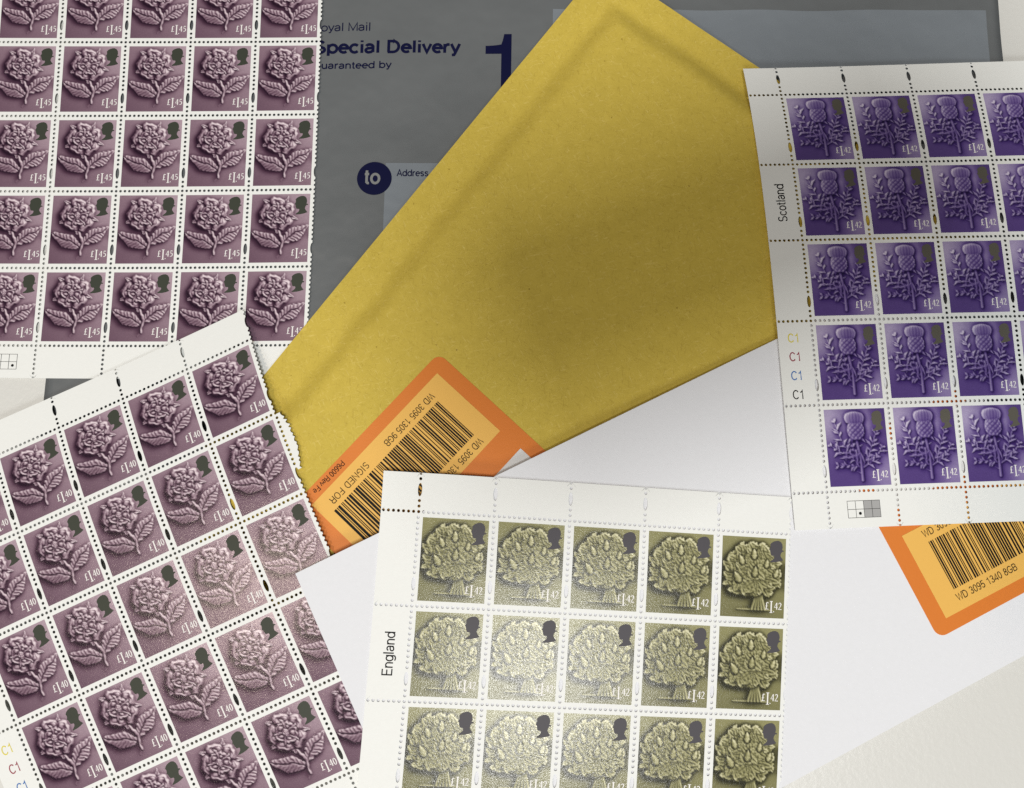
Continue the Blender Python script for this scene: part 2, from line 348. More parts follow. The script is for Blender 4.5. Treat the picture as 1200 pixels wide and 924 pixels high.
# postal labels: local frame with p along the writing, q up, origin at the rounded lower left corner
rng = random.Random(7)
BARS = []
x = 0.0
while x < 42:
    w = rng.choice((.24, .24, .24, .48, .48, .72)); BARS.append((x, w)); x += w + rng.choice((.24, .24, .3, .48, .62))
def postal_label(frame, zf, parent, number, width, cut):
    r = 2.6; H = 56.5; W_ = width
    loop = [(W_, 0), (W_, H)] if cut else []
    def cor(cx, cy, a0): return [(cx + r * math.cos(math.radians(a)), cy + r * math.sin(math.radians(a))) for a in np.linspace(a0, a0 + 90, 7)]
    if cut: out = cor(r, r, 180) + [(W_, 0), (W_, H)] + cor(r, H - r, 90)
    else: out = cor(r, r, 180) + cor(W_ - r, r, 270) + cor(W_ - r, H - r, 0) + cor(r, H - r, 90)
    # concentric rings of the outline keep the sheet on the curved surface
    out2 = []
    for (a, c), (a2, c2) in zip(out, out[1:] + out[:1]):
        m = max(1, int(math.hypot(a2 - a, c2 - c) / 3)); out2 += [(a + (a2 - a) * i / m, c + (c2 - c) * i / m) for i in range(m)]
    ctr = np.array([W_ / 2, H / 2]); O = np.array(out2); n = len(O); K = 12
    V = np.vstack([ctr + (O - ctr) * (1 - k / K) for k in range(K)] + [ctr[None]])
    F = [(k * n + i, k * n + (i + 1) % n, (k + 1) * n + (i + 1) % n, (k + 1) * n + i) for k in range(K - 1) for i in range(n)]
    F += [((K - 1) * n + i, (K - 1) * n + (i + 1) % n, K * n) for i in range(n)]
    m0 = len(V); V3 = np.vstack([conform(frame, zf, V, .10), conform(frame, zf, O, .0)])
    F += [((i + 1) % n, i, m0 + i, m0 + (i + 1) % n) for i in range(n)]          # cut edge of the sticker
    lab = mk('postal_label', V3, F, M_ORANGE, parent)
    pe = min(W_, 55.0)
    patch('barcode_panel', frame, zf, (4.5, pe, 3.7, 28.1), .16, M_AMBER, lab, 2.0)
    patch('blank_panel', frame, zf, (4.2, W_ - (0 if cut else 4), 35.6, 52.6), .16, M_LWHITE, lab, 2.0)
    V, F, n = [], [], 0
    for bx, bw in BARS:
        x0 = 10.3 + bx
        if x0 + bw > W_: break
        for j in range(6):
            pts = [(x0, 9.4 + 14.1 * j / 6), (x0 + bw, 9.4 + 14.1 * j / 6), (x0 + bw, 9.4 + 14.1 * (j + 1) / 6), (x0, 9.4 + 14.1 * (j + 1) / 6)]
            V.append(conform(frame, zf, pts, .23)); F.append(tuple(range(n, n + 4))); n += 4
    mk('barcode', np.vstack(V), F, M_BLACK, lab)
    lettering('lettering', number, frame, zf, 9.9, 6.1, 2.0, .10, M_BLACK, lab, .23, .03, .98)
    lettering('lettering', number, frame, zf, 9.9, 24.9, 2.0, .10, M_BLACK, lab, .23, .03, .98)
    if not cut:
        lettering('lettering', 'SIGNED FOR', frame, zf, 36.3, 6.1, 2.0, .10, M_BLACK, lab, .23, .06, 1.05)
        lettering('lettering', 'P6600 Rev Fe', frame, zf, 40.6, .9, 1.65, .11, M_BLACK, lab, .20, .03, 1.0)
    return lab
FLY = Frame((-19.6, 48.4), math.atan2(-.662, -.750))
postal_label(FLY, z_padded, padded, 'WD 3095 1305 9GB', 60.0, False)

# ------------------------------------------------------------------ white envelope
P = sheet_grid(FW, z_white, 0, 193, -105.6, 0, 2.4, 0.0); V, F = closed_grid(P, .55)
white_env = mk('white_envelope', V, F, M_ENV, smooth=True)
md = white_env.modifiers.new('s', 'EDGE_SPLIT'); md.split_angle = math.radians(40)
tag(white_env, 'plain white paper envelope with orange postal label, under the green and purple stamp sheets', 'envelope')
lx, ly = FW.xy(148.0, -91.3)
FLW = Frame((lx, ly), math.atan2(.344, .939))
postal_label(FLW, z_white, white_env, 'WD 3095 1340 8GB', 44.7, True)
PW,PH=17.5,21.3
SS=16
NXS,NYS=int(PW*SS),int(PH*SS)
def _blur(a,s):
    s*=SS
    p=int(3*s)+2
    b=np.pad(a,p,mode='edge')
    fy=np.fft.fftfreq(b.shape[0])[:,None]; fx=np.fft.rfftfreq(b.shape[1])[None]
    g=np.exp(-2*(math.pi*s)**2*(fx*fx+fy*fy))
    return np.fft.irfft2(np.fft.rfft2(b)*g,b.shape)[p:-p,p:-p]
GX,GY=np.meshgrid((np.arange(NXS)+.5)/SS,(np.arange(NYS)+.5)/SS)
def sst(a,b,x):
    t=np.clip((x-a)/(b-a),0,1); return t*t*(3-2*t)
def seg(pts,rads):
    """distance/radius field of a tapered polyline: returns (d/r, t)"""
    best=np.full(GX.shape,1e9); 
    for (p,q,r0,r1) in zip(pts[:-1],pts[1:],rads[:-1],rads[1:]):
        dx,dy=q[0]-p[0],q[1]-p[1]; L=dx*dx+dy*dy+1e-9
        t=np.clip(((GX-p[0])*dx+(GY-p[1])*dy)/L,0,1)
        d=np.hypot(GX-p[0]-t*dx,GY-p[1]-t*dy)/(r0+(r1-r0)*t)
        best=np.minimum(best,d)
    return best
def tube(H,pts,rads,h,base=0.0):
    d=seg(pts,rads); m=d<1
    hh=base+h*np.sqrt(np.clip(1-d*d,0,1))
    return np.where(m,np.maximum(H,hh),H)
def leaf(H,b,t,w,h,base=0.1,teeth=9,over=True):
    dx,dy=t[0]-b[0],t[1]-b[1]; L=math.hypot(dx,dy); dx/=L;dy/=L
    s=((GX-b[0])*dx+(GY-b[1])*dy)/L; n=(-(GX-b[0])*dy+(GY-b[1])*dx)
    sc=np.clip(s,0,1)
    prof=w*np.power(np.sin(math.pi*np.power(sc,.8)),.75)
    saw=((s*teeth)%1.0); prof=prof*(1-.13*saw)
    a=np.abs(n)/(prof+1e-6); m=(s>0)&(s<1)&(a<1)
    vein=((s*teeth*0.9-np.abs(n)/w*1.15)%1.0)
    hh=base+h*(.55+.45*np.sqrt(np.clip(1-a**3,0,1)))+h*.17*np.sin(vein*2*math.pi)*np.clip(a*3,0,1)-h*.75*np.exp(-(n/(.16))**2)
    return np.where(m,hh if over else np.maximum(H,hh),H)
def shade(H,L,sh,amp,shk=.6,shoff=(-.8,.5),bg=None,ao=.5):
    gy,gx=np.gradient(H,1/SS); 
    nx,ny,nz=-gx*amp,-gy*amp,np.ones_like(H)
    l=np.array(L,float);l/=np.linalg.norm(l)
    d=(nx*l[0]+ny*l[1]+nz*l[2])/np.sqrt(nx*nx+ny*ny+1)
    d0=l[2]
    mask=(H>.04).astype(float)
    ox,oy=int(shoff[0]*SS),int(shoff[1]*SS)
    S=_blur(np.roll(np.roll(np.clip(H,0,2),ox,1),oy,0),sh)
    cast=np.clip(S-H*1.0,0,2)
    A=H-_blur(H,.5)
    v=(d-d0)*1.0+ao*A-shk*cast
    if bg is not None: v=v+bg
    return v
def rose():
    global GX,GY
    G0=(GX,GY)
    GX,GY=GX+.22*np.sin(GY*1.15+.6)+.16*np.sin(GX*1.7+GY*.9)+.07*np.sin(GY*3.9+GX*2.3),GY+.20*np.sin(GX*1.05+1.2)+.14*np.sin(GY*1.9-GX*1.1)+.07*np.sin(GX*4.3-GY*2.1)
    H=np.zeros(GX.shape)
    C=(7.75,6.3)
    # leaves and stem
    st=[(8.3,10.3),(9.15,12.6),(9.55,15.4),(9.5,18.4)]
    H=leaf(H,(8.9,16.1),(.3,11.9),2.35,.8)
    H=leaf(H,(9.7,14.8),(17.4,9.9),2.25,.8)
    H=tube(H,st,[.5,.45,.5,.42],.9,.15)
    H=tube(H,[(9.55,18.2),(8.3,19.6)],[.42,.22],.1,.03)
    r=np.hypot(GX-C[0],GY-C[1]); th=np.degrees(np.arctan2(GY-C[1],GX-C[0]))
    # sepals
    for k in range(5):
        a=math.radians(-57+72*k)
        p=(C[0]+3.2*math.cos(a),C[1]+3.2*math.sin(a)); q=(C[0]+6.45*math.cos(a),C[1]+6.45*math.sin(a))
        H=leaf(H,p,q,.85,.6,.25,teeth=2)
    def ring(H,R,off,base,h,rim,dish,lobe):
        ph=np.radians(th-off); c=np.abs(np.cos(2.5*ph))  # 1 at petal centre
        c5=np.cos(5*ph)
        Rp=R*(1-.20*(1-np.power(c,.55))-lobe*np.power(c,14))
        q=r/Rp; m=q<1
        hh=base+dish*h*np.clip(q,0,1)**2+h*np.exp(-((q-.86)/.10)**2)*rim*np.clip(c*1.4,.25,1)
        edge=np.sqrt(np.clip((1-q)/.12,0,1)); hh=hh*edge+ base*.5*(1-edge)
        groove=np.exp(-((ph*0+np.arccos(np.clip(c,0,1))-math.pi/2)/.16)**2)  # between petals
        hh=hh-.5*h*groove*np.clip((q-.35)*2,0,1)
        return np.where(m,np.maximum(hh,0.05),H)
    H=ring(H,5.5,-93,.55,.75,1.0,.2,.06)
    # curled balls inside each outer petal
    for k in range(5):
        for s in (-17,17):
            a=math.radians(-93+72*k+s)
            p=(C[0]+3.7*math.cos(a),C[1]+3.7*math.sin(a))
            d=np.hypot(GX-p[0],GY-p[1])/.78
            H=np.where(d<1,np.maximum(H,.6+.85*np.sqrt(np.clip(1-d*d,0,1))),H)
    H=ring(H,3.35,-57,.95,.65,1.0,.15,.10)
    for k in range(5):
        a=math.radians(-93+72*k)
        H=tube(H,[(C[0]+1.2*math.cos(a),C[1]+1.2*math.sin(a)),(C[0]+3.3*math.cos(a),C[1]+3.3*math.sin(a))],[.16,.3],.45,1.15)
        a=math.radians(-57+72*k)
        p=(C[0]+1.75*math.cos(a),C[1]+1.75*math.sin(a)); d=np.hypot(GX-p[0],GY-p[1])/.5
        H=np.where(d<1,np.maximum(H,1.1+.55*np.sqrt(np.clip(1-d*d,0,1))),H)
    d=r/1.0
    H=np.where(d<1,1.35+.5*np.sqrt(np.clip(1-d*d,0,1)),H)
    H=H-np.where(r<1.0,.22*np.cos(r*9)*np.cos(np.radians(th)*5),0)
    H=np.maximum(_blur(H,.045),0)
    GX,GY=G0
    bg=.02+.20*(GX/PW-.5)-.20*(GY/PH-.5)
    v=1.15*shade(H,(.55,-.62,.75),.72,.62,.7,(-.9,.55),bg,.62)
    return v
def thistle():
    H=np.zeros(GX.shape); rng=np.random.RandomState(4)
    def P(u,v): return (u*PW,v*PH)
    def branch(H,pts,n,l0,l1,side_amp=1.0,base=.15,r=.25):
        pts=[np.array(P(*p)) for p in pts]
        H=tube(H,[tuple(p) for p in pts],[.32,.28]+[.2]*(len(pts)-2),.45,base)
        T=np.linspace(.15,1,n)
        cum=[0]; 
        for a,b in zip(pts[:-1],pts[1:]): cum.append(cum[-1]+np.linalg.norm(b-a))
        for i,t in enumerate(T):
            for sd in (-1,1):
                tt=min(1.0,max(.05,t+rng.uniform(-.07,.07))); s=tt*cum[-1]; k=min(np.searchsorted(cum,s,side='right')-1,len(pts)-2)
                f=(s-cum[k])/(cum[k+1]-cum[k]); p=pts[k]+(pts[k+1]-pts[k])*f
                d=(pts[k+1]-pts[k]); d=d/np.linalg.norm(d); n_=np.array([-d[1],d[0]])
                L=(l0+(l1-l0)*t)*rng.uniform(.55,1.3)*side_amp; cu=rng.uniform(-.25,.45)
                dr=d*rng.uniform(.5,.95)+n_*sd*rng.uniform(.5,1.0)
                q=p+dr*L*.5; e=q+(dr*.6+d*cu+n_*sd*(.35-cu))*L*.55
                H=tube(H,[tuple(p),tuple(q),tuple(e)],[.2,r*1.55*rng.uniform(.75,1.2),.06],.85,base+.1+.25*rng.rand())
                H=tube(H,[tuple(p+dr*L*.3),tuple(p+dr*L*.3+n_*sd*L*rng.uniform(.25,.5)+d*L*rng.uniform(-.1,.2))],[r*1.0,.06],.7,base+.15)
                if rng.rand()<.6: H=tube(H,[tuple(p+dr*L*.25),tuple(p+dr*L*.25+d*L*rng.uniform(.3,.6))],[r*.95,.06],.7,base+.15)
        return H
    H=branch(H,[(.56,.72),(.36,.58),(.25,.40),(.16,.17)],7,3.0,1.5)
    H=branch(H,[(.55,.72),(.34,.62),(.06,.47)],6,2.6,1.5)
    H=branch(H,[(.54,.76),(.36,.735),(.17,.73)],5,1.6,1.2)
    H=branch(H,[(.56,.76),(.70,.58),(.84,.30)],7,2.9,1.6)
    H=branch(H,[(.57,.77),(.78,.66),(.93,.50)],6,2.3,1.4)
    H=branch(H,[(.50,.66),(.44,.52),(.42,.42)],4,1.6,1.0)
    # stem
    H=tube(H,[P(.50,.40),P(.545,.66),P(.545,.93)],[.48,.42,.5],.8,.35)
    for i in range(7):
        y=.43+.07*i; s=1 if i%2 else -1
        H=tube(H,[P(.52+.01*i*.4,y),P(.52+.01*i*.4+s*.075,y-.035)],[.3,.06],.5,.4)
    for s in (-1,1):
        H=tube(H,[P(.5,.40),P(.5+s*.10,.40),P(.5+s*.15,.45)],[.35,.4,.08],.7,.6)
    # bulb
    cx,cy=.5*PW,.285*PH
    yy=(GY-cy)/2.5
    rad=np.where(yy<0,2.55-.75*yy*yy,2.55*np.sqrt(np.clip(1-np.clip(yy,0,1)**2*.72,0,1)))
    q=(GX-cx)/rad; m=(np.abs(q)<1)&(yy>-1.2)&(yy<1)
    asn=np.arcsin(np.clip(q,-1,1))
    dia=np.abs(np.sin(asn*4.6+yy*5.6))*np.abs(np.sin(asn*4.6-yy*5.6))
    hh=.8+1.2*np.sqrt(np.clip(1-q*q,0,1))+.42*np.sqrt(dia)
    H=np.where(m,hh,H)
    # tuft
    ty=(GY-.115*PH)/(1.75); rad=2.95*np.sqrt(np.clip(1-np.clip(np.where(ty<0,ty,ty*.8),-1,1)**2*.75,0,1))
    q=(GX-cx+.15)/(rad+1e-6); m=(np.abs(q)<1)&(ty>-1+.3*np.abs(q)**4)&(ty<.95-.1*np.abs(q))
    hh=1.25+.9*np.sqrt(np.clip(1-q*q,0,1))*np.sqrt(np.clip(1-.6*ty*ty,0,1))+.05*np.sin(np.arcsin(np.clip(q,-1,1))*19)
    H=np.where(m,hh,H)
    H=np.maximum(_blur(H,.05),0)
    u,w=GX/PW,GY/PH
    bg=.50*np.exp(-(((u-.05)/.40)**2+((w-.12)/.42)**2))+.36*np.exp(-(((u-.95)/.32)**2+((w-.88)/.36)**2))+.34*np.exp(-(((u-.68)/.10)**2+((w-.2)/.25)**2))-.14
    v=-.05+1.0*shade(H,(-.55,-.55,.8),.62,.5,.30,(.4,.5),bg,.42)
    return v
def oak():
    H=np.zeros(GX.shape); rng=np.random.RandomState(11)
    cx,cy=.485*PW,.435*PH; RX,RY=8.5,8.5
    # trunk & ground
    for k in range(5):
        u=.535+.027*k
        H=tube(H,[(u*PW,.55*PH),(u*PW-.02*(k-2),.76*PH),(u*PW+(k-2)*.42,.9*PH)],[.42,.42,.36],.7,.4)
    H=tube(H,[(.25*PW,.905*PH),(.55*PW,.9*PH),(.83*PW,.912*PH)],[.16,.3,.16],.45,.1)
    for i in range(16):
        x=(.26+.035*i)*PW; H=tube(H,[(x,.905*PH),(x+.2,.89*PH)],[.16,.1],.4,.15)
    def oleaf(H,p,ang,L,w,base,h):
        dx,dy=math.cos(ang),math.sin(ang)
        s=((GX-p[0])*dx+(GY-p[1])*dy)/L; n=(-(GX-p[0])*dy+(GY-p[1])*dx)
        sc=np.clip(s,0,1)
        prof=w*np.sin(math.pi*np.power(sc,.75))**.6*(1-.38*np.power(np.abs(np.cos(sc*math.pi*3.3)),5.0))
        a=np.abs(n)/(prof+1e-6); m=(s>0.02)&(s<1)&(a<1)
        hh=base+h*(.5+.5*np.sqrt(np.clip(1-a*a,0,1)))+.22*h*np.cos(sc*math.pi*6.6)*a-.35*h*np.exp(-(n/.2)**2)+.3*sc*h
        return np.where(m,hh,H)
    items=[]
    for i in range(100):
        t=2.39996*i; rr=math.sqrt((i+.5)/100)
        items.append((rr,t))
    for rr,t in sorted(items,reverse=True):
        x=cx+RX*rr*.86*math.cos(t); y=cy+RY*rr*.86*math.sin(t)
        if y>.70*PH: continue
        a=math.atan2(y-(cy+1.5),x-cx)+rng.uniform(-1.15,1.15)
        L=rng.uniform(2.6,3.7)*(.9 if rr<.5 else 1)
        H=oleaf(H,(x-.45*L*math.cos(a),y-.45*L*math.sin(a)),a,L,rng.uniform(.95,1.3),.45+.7*(1-rr*rr)+rng.uniform(-.45,.6),1.0)
    def acorn(H,u,v,s,tilt=0):
        x,y=u*PW,v*PH
        dx,dy=math.sin(tilt),-math.cos(tilt)
        H=np.where(seg([(x-dx*.2,y-dy*.2),(x+dx*1.6*s,y+dy*1.6*s)],[1.25*s,.75*s])<1,H*.72,H)
        d=seg([(x,y),(x+dx*.9*s,y+dy*.9*s),(x+dx*1.9*s,y+dy*1.9*s)],[.95*s,.85*s,.25*s]); H=np.where(d<1,1.5+1.25*np.sqrt(np.clip(1-d*d,0,1)),H)
        d=seg([(x-dx*.5*s,y-dy*.5*s),(x-dx*.1*s,y-dy*.1*s)],[.75*s,1.08*s]); m=(d<1)&(((GX-x)*dx+(GY-y)*dy)<.25*s)
        H=np.where(m,1.6+1.25*np.sqrt(np.clip(1-d*d,0,1))+.1*np.sin(GX*12)*np.sin(GY*12),H)
        return H
    for a in [(.50,.235,.88,0),(.31,.31,.85,-.35),(.52,.455,.92,.1),(.70,.345,.75,.15),(.26,.53,1.0,-.5),(.85,.46,.75,.3)]: H=acorn(H,*a)
    # front face-like leaf cluster at trunk top
    for i in range(5):
        a=math.radians(25+30*i); x,y=.53*PW,.55*PH
        H=oleaf(H,(x+.3*math.cos(a),y+.2*math.sin(a)),a,3.4,1.2,1.2+.1*(i%2),.9)
    H=np.maximum(_blur(H,.05),0)
    bg=-.05-.14*(GY/PH-.5)+.05*(GX/PW-.5)
    v=1.2*shade(H,(.5,-.62,.75),.75,.5,.62,(-.8,.5),bg,.66)
    return v
RAMPS={ # sRGB stops (value, colour)
 'rose':[(-.95,(36,18,34)),(-.45,(74,49,66)),(0,(132,107,121)),(.28,(178,157,168)),(.55,(230,215,221))],
 'thistle':[(-.9,(28,14,58)),(-.42,(54,33,96)),(-.05,(100,80,138)),(.2,(148,133,174)),(.5,(214,204,224))],
 'oak':[(-.9,(44,43,25)),(-.45,(78,76,48)),(0,(139,136,93)),(.28,(176,172,129)),(.6,(220,216,180))]}
def colour(v,name):
    st=RAMPS[name]; xs=[s[0] for s in st]
    return np.stack([np.interp(v,xs,[s[1][k] for s in st]) for k in range(3)],-1)
# ------------------------------------------------------------------ stamp sheets
CW, CH, MG = 20.0, 24.0, 10.0
PU, PV = CW / 15, CH / 17                # perforation pitch
HR = .41                                 # hole radius
PX0, PX1, PY0, PY1 = 1.25, 18.75, 1.35, 22.65
class Sheet:
    def __init__(s, X, Y, Z, zd, lift=.4): s.X, s.Y, s.Z, s.zd, s.lift = X, Y, Z, zd, lift
    def __call__(s, uv, h=0.0):
        uv = np.asarray(uv, float); a = (uv[:, 0] - 50) / 50; b = (uv[:, 1] - 60) / 60
        def ev(c, deg):
            r, k = 0 * a, 0
            for i in range(deg + 1):
                for j in range(deg + 1 - i): r = r + c[k] * a ** i * b ** j; k += 1
            return r
        z = ev(s.Z, s.zd); m = s.lift; z = np.where(z < m + .6, m + .6 * np.exp(np.minimum((z - m - .6) / .6, 0)), z)
        return np.stack([ev(s.X, 3), ev(s.Y, 3), z + h], 1)
def hole_list(n, pitch, slots):
    """half-holes along an edge of n pitches: (centre, half length) ; slots = centres of the long slots in pitches"""
    out = []
    for k in range(n + 1):
        if any(abs(k - s) <= 1.01 for s in slots): continue
        out.append((k * pitch, HR, HR))
    for s in slots: out.append((s * pitch, 1.22 * pitch, .56))
    return sorted(out)
def edge_pts(a, b, inward, L, holes):
    """outline from a to b with half-holes bitten towards `inward` (2D unit)"""
    a, b, inw = np.array(a), np.array(b), np.array(inward); d = (b - a) / np.linalg.norm(b - a); pts = []
    for c, hl, hd in holes:
        if c > L - 1e-3: continue          # a corner hole is drawn by the next edge
        n = 6 if hl < .6 else 12
        for k in range(n + 1):
            t = math.pi * k / n; x = c - hl * math.cos(t); y = hd * math.sin(t)
            if -1e-6 <= x <= L + 1e-6: pts.append(a + d * x + inw * y)
    if not holes: return [a + d * L * k / max(1, int(L)) for k in range(int(L) + 1)]
    if not holes or holes[0][0] > HR + 1e-6: pts.insert(0, a)
    if not holes or holes[-1][0] < L - HR - 1e-6: pts.append(b)
    return pts
def tile(u0, u1, v0, v1, top, bot, left, right):
    """outline of one piece; each side = list of holes measured from its (u0 or v0) end, or None for a plain cut"""
    R = []
    W_, H_ = u1 - u0, v1 - v0
    rev = lambda hs, L: sorted((L - c, a, b) for c, a, b in hs) if hs else []
    R += edge_pts((u0, v0), (u1, v0), (0, 1), W_, top or [])
    R += edge_pts((u1, v0), (u1, v1), (-1, 0), H_, right or [])
    R += edge_pts((u1, v1), (u0, v1), (0, -1), W_, rev(bot, W_))
    R += edge_pts((u0, v1), (u0, v0), (1, 0), H_, rev(left, H_))
    # where two quarter holes meet at a corner the two arcs cross: keep points outside every corner hole
    keep = []
    cor = [(u0, v0, bool(top) and bool(left)), (u1, v0, bool(top) and bool(right)), (u1, v1, bool(bot) and bool(right)), (u0, v1, bool(bot) and bool(left))]
    for p in R:
        if any(f and math.hypot(p[0] - cu, p[1] - cv) < HR - .03 for cu, cv, f in cor): continue
        if keep and np.linalg.norm(p - keep[-1]) < .02: continue
        keep.append(p)
    return np.array(keep)
THK = .11
def piece(S, name, out, inner, mat, parent, origin):
    """paper piece with thickness; inner=(a0,a1,b0,b1) opening rectangle (or None -> filled by a fine grid)"""
    a0, a1, b0, b1 = inner
    q = np.stack([np.clip(out[:, 0], a0, a1), np.clip(out[:, 1], b0, b1)], 1); n = len(out)
    V = np.vstack([S(out), S(q), S(out, -THK), S(q, -THK)]); F = []
    for i in range(n):
        j = (i + 1) % n
        same = np.allclose(q[i], q[j])
        F.append((i, n + i, j) if same else (i, n + i, n + j, j))
        F.append((2 * n + i, 2 * n + j, 3 * n + i) if same else (2 * n + i, 2 * n + j, 3 * n + j, 3 * n + i))
        F.append((i, j, 2 * n + j, 2 * n + i))
    return V, F
def fill_grid(S, a0, a1, b0, b1, nu, nv, h):
    u, v = np.meshgrid(np.linspace(a0, a1, nu), np.linspace(b0, b1, nv))
    return S(np.stack([u.ravel(), v.ravel()], 1), h), grid_faces(nu, nv)
# --- price figures: strokes (x right, y down) in mm
def price_strokes(val):
    g = []
    g.append(([(.95, .25), (.78, .03), (.52, .03), (.40, .28), (.40, 1.25), (.28, 1.75), (.10, 1.88), (.55, 1.80), (.98, 1.86)], [.12, .16, .18, .26, .26, .2, .14, .18, .14]))
    g.append(([(.12, .98), (.75, .98)], .12))
    g.append(([(1.75, -.30), (1.75, 2.75)], .36)); g.append(([(1.32, -.32), (2.18, -.32)], .16)); g.append(([(1.32, 2.76), (2.18, 2.76)], .16))
    g.append(([(2.36, 2.50), (2.62, 2.50)], .26))
    def four(x): g.append(([(x + .70, 1.88), (x + .70, .0)], .26)); g.append(([(x + .66, .04), (x + .02, 1.28), (x + .98, 1.28)], .13))
    def five(x):
        g.append(([(x + .92, .05), (x + .32, .05)], .22)); g.append(([(x + .32, .05), (x + .24, .78), (x + .58, .74), (x + .88, 1.0), (x + .90, 1.38), (x + .66, 1.74), (x + .12, 1.84)], [.1, .12, .17, .24, .26, .18, .12]))
    def two(x): g.append(([(x + .08, .42), (x + .25, .08), (x + .62, .06), (x + .80, .40), (x + .66, .90), (x + .08, 1.80), (x + .95, 1.80)], [.13, .16, .2, .27, .2, .14, .22]))
    def zero(x): g.append(([(x + .5 + .36 * math.sin(t), .94 - .90 * math.cos(t)) for t in np.linspace(0, 2 * math.pi, 17)], [.13 + .13 * abs(math.sin(t)) for t in np.linspace(0, 2 * math.pi, 17)]))
    x = 2.62
    for ch in val:
        {'4': four, '5': five, '2': two, '0': zero}[ch](x); x += 1.12
    return g
HEADP = [(.28, .05), (.45, .01), (.62, 0), (.78, .05), (.88, .16), (.91, .30), (.87, .42), (.93, .43), (1.0, .45), (.96, .50), (.88, .49), (.80, .58), (.77, .68), (.85, .78), (.97, .88), (.72, .945), (.45, .985), (.13, 1.0), (.09, .965), (.22, .90), (.33, .83), (.37, .75), (.34, .70), (.22, .70), (.13, .665), (.125, .61), (.08, .575), (.10, .535), (.06, .505), (.075, .47), (0, .435), (.06, .37), (.09, .31), (.085, .25), (.06, .19), (.15, .11)]
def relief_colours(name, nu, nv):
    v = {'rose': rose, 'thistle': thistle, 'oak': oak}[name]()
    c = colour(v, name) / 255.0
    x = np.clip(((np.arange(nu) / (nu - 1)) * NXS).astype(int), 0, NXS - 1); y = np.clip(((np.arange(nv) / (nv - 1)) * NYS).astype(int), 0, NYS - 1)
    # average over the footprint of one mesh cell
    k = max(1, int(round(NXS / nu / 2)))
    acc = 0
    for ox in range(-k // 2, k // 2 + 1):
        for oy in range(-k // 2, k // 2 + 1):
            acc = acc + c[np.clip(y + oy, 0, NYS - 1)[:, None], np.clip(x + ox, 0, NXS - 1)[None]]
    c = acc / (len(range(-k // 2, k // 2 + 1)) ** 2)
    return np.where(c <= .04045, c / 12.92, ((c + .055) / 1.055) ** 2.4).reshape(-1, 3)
NU, NV = 76, 92
COL = {n: relief_colours(n, NU, NV) for n in ('rose', 'thistle', 'oak')}
H_U = hole_list(15, PU, []); H_V = hole_list(17, PV, [13])
TOPM = [(MG - k * PV, HR, HR) for k in (0, 1, 2, 6, 7)] + [(MG - 4 * PV, 1.22 * PV, .56)]
TOPM = sorted(TOPM); BOTM = [(k * PV, HR, HR) for k in range(0, 8) if k * PV <= MG + .3]
LEFTM = sorted((MG - k * PU, HR, HR) for k in range(0, 8))
